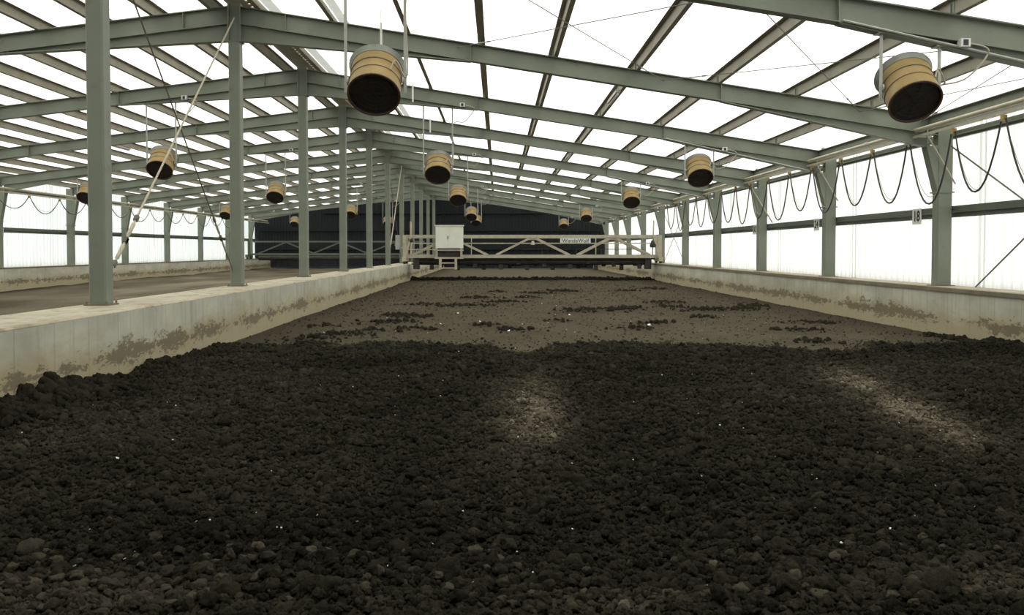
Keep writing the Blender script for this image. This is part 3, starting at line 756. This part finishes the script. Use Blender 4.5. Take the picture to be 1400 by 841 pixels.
# number signs
def num_sign(x, y, txt, label, s):
    t = thing('number_sign', label, 'sign', 'bay number signs', (x, y, 2.16))
    MB().box(-0.004, 0.004, -0.2, 0.2, -0.16, 0.16).build('plate', 'plate', t)
    me = TXT[txt]
    o = link('digits', me, t, (-s * 0.007, 0, 0.0))
    o.rotation_euler = (math.radians(90), 0, math.radians(-90 if s > 0 else 90))
for y, tx, nn in ((18.85, '18', 'nearest and largest'), (24.8, '24', 'second nearest'), (30.8, '30', 'small third')):
    num_sign(XR + 0.135, y, tx, f'{nn} white number sign on the right wall girt', 1)
for y, tx, nn in ((35.95, '36', 'leftmost'), (41.9, '42', 'second from left'), (47.9, '48', 'third from left'), (53.9, '54', 'fourth from left')):
    num_sign(XL + 0.135 - 0.27, y, tx, f'small white number sign on the far left wall girt, {nn}', -1)

# ================================================================== TURNING MACHINE
YG = 45.0
g = thing('turning_machine', 'cream gantry turning machine spanning the compost bed with white cabinet', 'machine', None, (0, YG, 0))
def gp(mb, name, mat='cream', parent=g): return mb.build(name, mat, parent)
gx0, gx1 = -4.40, 7.80
for yo in (-0.35, 0.35):
    gp(MB().box(gx0, gx1, yo - 0.06, yo + 0.06, 2.05, 2.21), 'upper_chord')
    gp(MB().box(gx0, gx1, yo - 0.07, yo + 0.07, 1.09, 1.25), 'lower_chord')
    top = [-2.3, 1.71, 5.6]; low = [-4.3, -0.27, 3.7, 7.6]
    for i, tx in enumerate(top):
        for lx, sg in ((low[i], -1), (low[i + 1], 1)):
            gp(MB().bar((tx + sg * 0.12, yo, 2.06), (lx - sg * 0.2, yo, 1.24), 0.10, 0.12, (0, 1, 0)), 'diagonal')
    for tx in top: gp(MB().box(tx - 0.22, tx + 0.22, yo - 0.012, yo + 0.012, 1.97, 2.07), 'gusset')
gp(MB().box(gx0 + .1, gx1 - .1, -0.46, -0.43, 1.78, 1.83), 'hand_rail')
for x in (-1.25, 4.75): gp(MB().box(x - 0.02, x + 0.02, -0.46, -0.43, 1.25, 2.05), 'rail_post')
# rotor under the beam
gp(MB().tube([(gx0 + .5, 0, 0.92), (gx1 - .3, 0, 0.92)], 0.17, 14), 'rotor_drum', 'machine_dark')
gp(MB().box(gx0 + .35, gx1 - .15, -0.30, 0.30, 1.02, 1.09), 'rotor_hood', 'machine_dark')
tine = MB().box(-0.10, 0.10, -0.02, 0.02, -0.42, -0.1).mesh('tine', 'machine_dark')
i = 0; x = gx0 + 0.8
while x < gx1 - 0.5:
    o = link('tine', tine, g, (x, 0, 0.92)); o.rotation_euler.x = math.radians((i * 67) % 180 - 90); i += 1; x += 0.42
for xx, zz, ww in ((3.4, 0.86, .45), (4.1, 0.74, .5), (5.4, 0.9, .4), (6.2, 0.88, .5), (6.9, .8, .45), (-4.0, .86, .4), (0.9, .8, .5), (-1.2, .78, .6)):
    gp(MB().box(xx - ww / 2, xx + ww / 2, 0.36, 0.39, zz - 0.10, zz - 0.04).box(xx - ww / 2, xx - ww / 2 + .03, 0.36, 0.39, zz - 0.1, 1.09).box(xx + ww / 2 - .03, xx + ww / 2, 0.36, 0.39, zz - .1, 1.09), 'scraper_frame', 'machine_dark')
# walkway rails on the back side
for xx in (-3.9, -3.37, 2.2, 2.9, 3.9, 5.1, 6.6): gp(MB().box(xx - .015, xx + .015, 0.40, 0.43, 1.25, 1.58), 'walkway_post', 'machine_dark' if xx > 0 else 'cream')
gp(MB().box(1.2, 7.2, 0.40, 0.43, 1.50, 1.53), 'walkway_rail', 'machine_dark')
gp(MB().box(gx0 + .1, -2.9, -0.47, -0.43, 1.48, 1.53), 'walkway_rail')
for xx in (-3.9, -3.37): gp(MB().box(xx - .02, xx + .02, -0.47, -0.43, 1.25, 1.5), 'walkway_post')
# end carriages on the kerbs
for xx, s in ((-4.46, -1), (7.86, 1)):
    gp(MB().box(xx - 0.10, xx + 0.10, -0.75, 0.75, KT + 0.14, KT + 0.36), 'end_carriage')
    gp(MB().box(xx - 0.09, xx + 0.09, -0.45, -0.30, KT + 0.36, 2.2), 'end_post')
    gp(MB().box(xx - 0.09, xx + 0.09, 0.30, 0.45, KT + 0.36, 2.2), 'end_post')
    gp(MB().bar((xx - s * 0.06, -0.5, 1.2), (xx - s * 0.30, -0.5, 2.1), 0.07, 0.09), 'end_strut')
    for yo in (-0.6, 0.6):
        gp(MB().lathe([(0, -0.05), (0.13, -0.05), (0.13, 0.05), (0, 0.05)], 16).xf(Matrix.Translation((xx, yo, KT + 0.14 + (0.03 if s > 0 else 0))) @ Matrix.Rotation(math.pi / 2, 4, 'Y')), 'wheel', 'rubber')
    gp(MB().box(xx - s * 0.55 - .15, xx - s * 0.55 + .15, -0.35, 0.0, 0.55, 1.02), 'drive_motor', 'machine_dark')
gp(MB().tube([(-4.16, -0.45, 1.25), (-4.16, -0.45, 2.85)], 0.045, 8), 'mast')
gp(MB().lathe([(0, 0), (0.10, 0), (0.12, .1), (0.06, .22), (0, .22)], 10).xf(Matrix.Translation((-4.16, -0.45, 1.85))), 'mast_clamp', 'machine_dark')
gp(MB().tube([(7.5, -0.45, 1.25), (7.55, -0.45, 2.9)], 0.03, 8), 'mast')
gp(MB().lathe([(0, 0), (0.14, 0), (0.16, .12), (0.07, .35), (0, .35)], 10).xf(Matrix.Translation((7.52, -0.45, 1.6))), 'mast_clamp', 'machine_dark')
gp(MB().box(-4.92, -4.72, -0.3, 0.1, 1.5, 2.2), 'side_cabinet', 'galv')
gp(MB().box(-4.8, -4.44, -0.15, 0.0, 1.55, 1.65), 'cabinet_arm', 'galv')
# cabinet
cab = gp(bevbox(-2.95, -1.64, -0.85, -0.35, 1.56, 2.63, 0.015), 'control_cabinet', 'white')
MB().box(-2.93, -2.31, -0.862, -0.85, 1.58, 2.61).build('cabinet_door', 'white', cab)
MB().box(-2.295, -1.66, -0.862, -0.85, 1.58, 2.61).build('cabinet_door', 'white', cab)
MB().box(-2.38, -2.35, -0.885, -0.862, 2.0, 2.16).build('handle', 'machine_dark', cab)
gp(MB().box(-3.0, -1.60, -0.9, -0.3, 2.63, 2.67), 'cabinet_roof', 'white')
gp(MB().box(-2.85, -1.75, -0.75, -0.4, 1.12, 1.55), 'cabinet_plinth', 'machine_dark')
for xx in (-2.9, -1.72): gp(MB().box(xx - .05, xx + .05, -0.85, -0.75, 1.08, 1.56), 'plinth_leg')
gp(MB().box(-3.0, -1.62, -0.87, -0.8, 1.06, 1.14), 'plinth_beam')
gp(MB().box(-3.0, -1.62, -0.87, -0.8, 1.44, 1.50), 'plinth_beam')
for xx in (-2.72, -1.98): gp(MB().box(xx - .06, xx + .06, -0.9, -0.82, 0.55, 1.08), 'ladder_rail')
for zz in (0.62, 0.86): gp(MB().box(-2.72, -1.98, -0.88, -0.83, zz - .03, zz + .03), 'ladder_rung')
# sign
sg = gp(MB().box(3.03, 4.50, -0.445, -0.42, 1.80, 2.04), 'name_board', 'plate')
tm = TXT['WendeWolf']
o = link('lettering', tm, sg, (3.765, -0.448, 1.92)); o.rotation_euler = (math.radians(90), 0, 0)
gp(MB().lathe([(0, 0), (0.10, 0), (0.09, .1), (0.05, .18), (0, .18)], 12).xf(Matrix.Translation((1.71, -0.5, 1.73))), 'bell', 'cream')

# second machine in the left hall
YH = 68.5
g2m = thing('turning_machine', 'far gantry turning machine in the left hall, dim against the black wall', 'machine', None, (0, YH, 0))
MB().box(-18.0, -5.4, -0.06, 0.06, 2.04, 2.16).build('upper_chord', 'steel_dark', g2m)
MB().box(-18.0, -5.4, -0.07, 0.07, 1.10, 1.24).build('lower_chord', 'steel_dark', g2m)
tops = [-15.6, -11.6, -7.6]; lows = [-17.6, -13.6, -9.6, -5.6]
for i, tx in enumerate(tops):
    for lx in (lows[i], lows[i + 1]):
        MB().bar((tx, 0, 2.06), (lx, 0, 1.24), 0.09, 0.10, (0, 1, 0)).build('diagonal', 'steel_dark', g2m)
MB().tube([(-17.6, 0, 0.9), (-5.7, 0, 0.9)], 0.18, 12).build('rotor_drum', 'machine_dark', g2m)
for xx in (-18.32, -5.1):
    MB().box(xx - 0.1, xx + 0.1, -0.7, 0.7, KT + 0.13, KT + 0.35).build('end_carriage', 'steel_dark', g2m)
    MB().box(xx - 0.08, xx + 0.08, -0.1, 0.1, KT + 0.35, 2.15).build('end_post', 'steel_dark', g2m)
    for yo in (-.5, .5):
        MB().lathe([(0, -0.05), (0.13, -0.05), (0.13, 0.05), (0, 0.05)], 14).xf(Matrix.Translation((xx, yo, KT + 0.13)) @ Matrix.Rotation(math.pi / 2, 4, 'Y')).build('wheel', 'rubber', g2m)
MB().box(-18.32, -17.9, -0.05, 0.05, 1.12, 1.22).build('end_arm', 'steel_dark', g2m); MB().box(-5.5, -5.1, -0.05, 0.05, 1.12, 1.22).build('end_arm', 'steel_dark', g2m)
MB().box(-7.6, -6.2, -0.14, -0.10, 1.80, 2.02).build('name_board', 'brownrail', g2m)

# ================================================================== CLODS
def clod_points():
    P = []; rad = []; dry = []
    def put(x, y, r, d): P.append((x, y)); rad.append(r); dry.append(d)
    rng = np.random.default_rng(3)
    # turned strip
    n = 240000
    u = rng.random(n); y = 3.3 * (16.2 / 3.3) ** (u ** 0.85); x = KL1 + (KR0 - KL1) * rng.random(n)
    half = (y * 0.60 + 1.9)
    keep = (x > -half) & (x < half) & (y < edge_y(x) - 0.2 + rng.exponential(0.32, n) * (0.3 + 1.4 * fbm(x * 1.8, y * 1.2, 13, 3)))
    x, y = x[keep], y[keep]
    d = dryness(x, y)
    fine = np.clip((d - 0.24) / 0.3, 0, 1)
    r = np.exp(rng.normal(math.log(0.0098), 0.48, len(x))) * (1 - 0.45 * fine)
    r = r * np.clip(0.75 + y * 0.035, 0.8, 1.25)
    r = np.clip(r, 0.004, 0.045)
    near = np.exp(-((y - 3.9) / 0.3) ** 2); r = r * (1 + 0.35 * near)
    late = np.clip((y - edge_y(x)) / 0.5, 0, 1)
    dd = d * (1 - late) + 0.15 * late + rng.normal(0, 0.055, len(x)) + fine * (1 - late) * rng.normal(0.03, 0.16, len(x)) + (rng.random(len(x)) < 0.02) * 0.2
    A = np.stack([x, y, r, dd], 1)
    # clumps on the flat part
    B = []
    for cx, cy, rx, ry in CLUMPS:
        m = int(60 * rx * ry / 0.2)
        qx = rng.normal(cx, rx * 0.55, m); qy = rng.normal(cy, ry * 0.5, m)
        B.append(np.stack([qx, qy, np.clip(np.exp(rng.normal(math.log(0.02), 0.5, m)), .008, .05), 0.14 + 0.08 * rng.random(m)], 1))
    # loose crumbs over the flat part
    m = 7000
    qy = 14 * (44 / 14) ** rng.random(m); qx = KL1 + (KR0 - KL1) * rng.random(m)
    qd = dryness(qx, qy)
    B.append(np.stack([qx, qy, np.clip(np.exp(rng.normal(math.log(0.009), 0.4, m)), .004, .025) * (0.6 + qy / 40), qd + rng.normal(0.03, 0.07, m)], 1))
    # edge of the turned material at the machine and beside the kerbs
    m = 1500
    qx = KL1 + (KR0 - KL1) * rng.random(m); B.append(np.stack([qx, 45.8 + rng.normal(0, .35, m), np.clip(np.exp(rng.normal(math.log(.035), .45, m)), .015, .09), 0.1 + .1 * rng.random(m)], 1))
    m = 4200
    qy = 5.5 + 9.0 * rng.random(m); qx = KL1 + np.abs(rng.normal(0, 0.16, m)) + 0.02
    hk = np.clip(fbm(qy * 1.5 + 2, qy * 0 + 1.0, 71, 3) * 1.7 - 0.62, 0, 1) * np.clip((12.2 - qy) / 3.0, 0, 1)
    B.append(np.stack([qx, qy, np.clip(np.exp(rng.normal(math.log(.02), .45, m)), .008, .055) * (0.7 + 1.2 * hk), 0.1 + .12 * rng.random(m)], 1))
    m = 1600
    qy = 9 + 7 * rng.random(m); qx = KR0 - np.abs(rng.normal(0, 0.14, m)) - 0.02
    B.append(np.stack([qx, qy, np.clip(np.exp(rng.normal(math.log(.02), .4, m)), .008, .05), 0.1 + .12 * rng.random(m)], 1))
    A = np.concatenate([A] + B)
    ok = (A[:, 0] > KL1 + .01) & (A[:, 0] < KR0 - .04)
    return A[ok]
A = clod_points()
rng = np.random.default_rng(11)
n = len(A)
z = height(A[:, 0], A[:, 1]) + A[:, 2] * (0.15 + 0.35 * rng.random(n))
me = bpy.data.meshes.new('compost_crumbs'); me.vertices.add(n)
me.vertices.foreach_set('co', np.stack([A[:, 0], A[:, 1], z], 1).astype(np.float32).ravel())
def attr(nm, ty, val, key='value'):
    a = me.attributes.new(nm, ty, 'POINT'); a.data.foreach_set(key, val)
attr('dry', 'FLOAT', np.clip(A[:, 3], 0, 1).astype(np.float32))
attr('idx', 'INT', rng.integers(0, 6, n).astype(np.int32))
attr('rot', 'FLOAT_VECTOR', (rng.random((n, 3)) * np.array([0.9, 0.9, 6.283])).astype(np.float32).ravel(), 'vector')
sc3 = A[:, 2:3] * (0.75 + 0.55 * rng.random((n, 3)))
attr('scl', 'FLOAT_VECTOR', sc3.astype(np.float32).ravel(), 'vector')
crumbs = link('compost_crumbs', me)
me.materials.append(M['clod'])
tag(crumbs, 'loose dark compost crumbs covering the whole turned bed', 'compost', kind='stuff')

ng = bpy.data.node_groups.new('crumbs', 'GeometryNodeTree')
ng.interface.new_socket('Geometry', in_out='INPUT', socket_type='NodeSocketGeometry')
ng.interface.new_socket('Geometry', in_out='OUTPUT', socket_type='NodeSocketGeometry')
GN, GL = ng.nodes, ng.links
gi = GN.new('NodeGroupInput'); go = GN.new('NodeGroupOutput')
def named(nm, ty):
    a = GN.new('GeometryNodeInputNamedAttribute'); a.data_type = ty; a.inputs['Name'].default_value = nm
    return a.outputs['Attribute']
g2i = GN.new('GeometryNodeGeometryToInstance')
for k in range(6):
    ico = GN.new('GeometryNodeMeshIcoSphere'); ico.inputs['Radius'].default_value = 1.0; ico.inputs['Subdivisions'].default_value = 3
    nz = GN.new('ShaderNodeTexNoise'); nz.noise_dimensions = '4D'; nz.inputs['W'].default_value = k * 3.7 + 0.4
    nz.inputs['Scale'].default_value = 1.8; nz.inputs['Detail'].default_value = 5.0; nz.inputs['Roughness'].default_value = 0.65
    sub = GN.new('ShaderNodeMath'); sub.operation = 'MULTIPLY_ADD'; sub.inputs[1].default_value = 2.2; sub.inputs[2].default_value = -1.1
    GL.new(nz.outputs[0], sub.inputs[0])
    nrm = GN.new('GeometryNodeInputNormal')
    vm = GN.new('ShaderNodeVectorMath'); vm.operation = 'SCALE'
    GL.new(nrm.outputs['Normal'], vm.inputs[0]); GL.new(sub.outputs[0], vm.inputs['Scale'])
    sp = GN.new('GeometryNodeSetPosition'); GL.new(ico.outputs['Mesh'], sp.inputs['Geometry']); GL.new(vm.outputs[0], sp.inputs['Offset'])
    ss = GN.new('GeometryNodeSetShadeSmooth'); GL.new(sp.outputs[0], ss.inputs[0]); GL.new(ss.outputs[0], g2i.inputs[0])
iop = GN.new('GeometryNodeInstanceOnPoints')
GL.new(gi.outputs[0], iop.inputs['Points']); GL.new(g2i.outputs[0], iop.inputs['Instance'])
iop.inputs['Pick Instance'].default_value = True
GL.new(named('idx', 'INT'), iop.inputs['Instance Index'])
e2r = GN.new('FunctionNodeEulerToRotation'); GL.new(named('rot', 'FLOAT_VECTOR'), e2r.inputs[0]); GL.new(e2r.outputs[0], iop.inputs['Rotation'])
GL.new(named('scl', 'FLOAT_VECTOR'), iop.inputs['Scale'])
sm = GN.new('GeometryNodeSetMaterial'); sm.inputs['Material'].default_value = M['clod']
GL.new(iop.outputs[0], sm.inputs['Geometry']); GL.new(sm.outputs[0], go.inputs[0])
md = crumbs.modifiers.new('crumbs', 'NODES'); md.node_group = ng

# the largest clods, one object each
def clod_mesh(seed, dryv):
    bm = bmesh.new(); bmesh.ops.create_icosphere(bm, subdivisions=3, radius=1.0)
    for v in bm.verts:
        p = v.co.normalized(); q = p * 1.3 + Vector((seed * 7.1, 3, 1))
        v.co = p * (1 + 0.42 * mnoise.noise(q) + 0.16 * mnoise.noise(q * 2.7))
    me = bpy.data.meshes.new('earth_clod'); bm.to_mesh(me); bm.free()
    me.polygons.foreach_set('use_smooth', [True] * len(me.polygons))
    a = me.attributes.new('dry', 'FLOAT', 'POINT'); a.data.foreach_set('value', [dryv] * len(me.vertices))
    me.materials.append(M['soil']); return me
CM = [clod_mesh(s, 0.22 + 0.06 * (s % 5)) for s in range(10)]
rng = np.random.default_rng(5); cnt = 0
placed = []
while cnt < 230:
    y = 3.72 + 0.75 * rng.random() ** 1.5; x = (rng.random() * 2 - 1) * y * 0.58
    if abs(x - 0.2) < 1.2 and rng.random() < 0.65: continue
    r = 0.016 + 0.020 * rng.random() ** 1.6
    if any((x - a) ** 2 + (y - b) ** 2 < (1.35 * (r + c)) ** 2 for a, b, c in placed): continue
    placed.append((x, y, r)); cnt += 1
    zz = float(height(np.array([x]), np.array([y]))[0]) + r * 0.45
    o = link('earth_clod', CM[int(rng.integers(0, 10))], None, (x, y, zz))
    o.scale = (r * (0.9 + .4 * rng.random()), r * (0.9 + .4 * rng.random()), r * (0.7 + .25 * rng.random()))
    o.rotation_euler = (0, 0, rng.random() * 6.28)
    tag(o, 'rounded dark earth clod in the nearest strip along the lower picture edge', 'clod', 'rounded clods along the lower picture edge')

# pale flakes of litter
mb = MB()
FL = [(-2.55, 6.2), (-1.1, 17.9), (-.35, 18.6), (.2, 16.3), (1.0, 18.2), (1.25, 16.6), (2.9, 17.6), (3.6, 16.2), (-.9, 21), (-3.0, 16.0), (1.6, 20.5), (5.2, 17.8), (5.0, 15.2), (.25, 9.1), (.65, 14.3)]
for k in range(150):
    yy = 3.9 * (30 / 3.9) ** rng.random(); FL.append(((rng.random() * 2 - 1) * min(yy * .55, 4.0) + (1.5 if yy > 9 else 0), yy))
for k, (x, y) in enumerate(FL):
    if not (KL1 + .1 < x < KR0 - .1): continue
    s = (0.018 + 0.022 * rng.random()) * (1.0 if k < 15 else 0.26) * (0.7 + y / 30)
    zz = float(height(np.array([x]), np.array([y]))[0]) + 0.03 + s * 0.3
    a = rng.random() * 6.28; ca, sa = math.cos(a), math.sin(a)
    pts = [(x + ca * s, y + sa * s, zz), (x - sa * s * .6, y + ca * s * .6, zz + s * .5), (x - ca * s * .8, y - sa * s * .8, zz + s * .2), (x + sa * s * .5, y - ca * s * .5, zz - s * .1)]
    mb.add(pts + [(p[0], p[1], p[2] - 0.004) for p in pts], [(0, 1, 2, 3), (7, 6, 5, 4), (0, 4, 5, 1), (1, 5, 6, 2), (2, 6, 7, 3), (3, 7, 4, 0)])
tag(mb.build('litter_flakes', 'litter'), 'tiny white flakes of litter scattered over the compost', 'litter', kind='stuff')
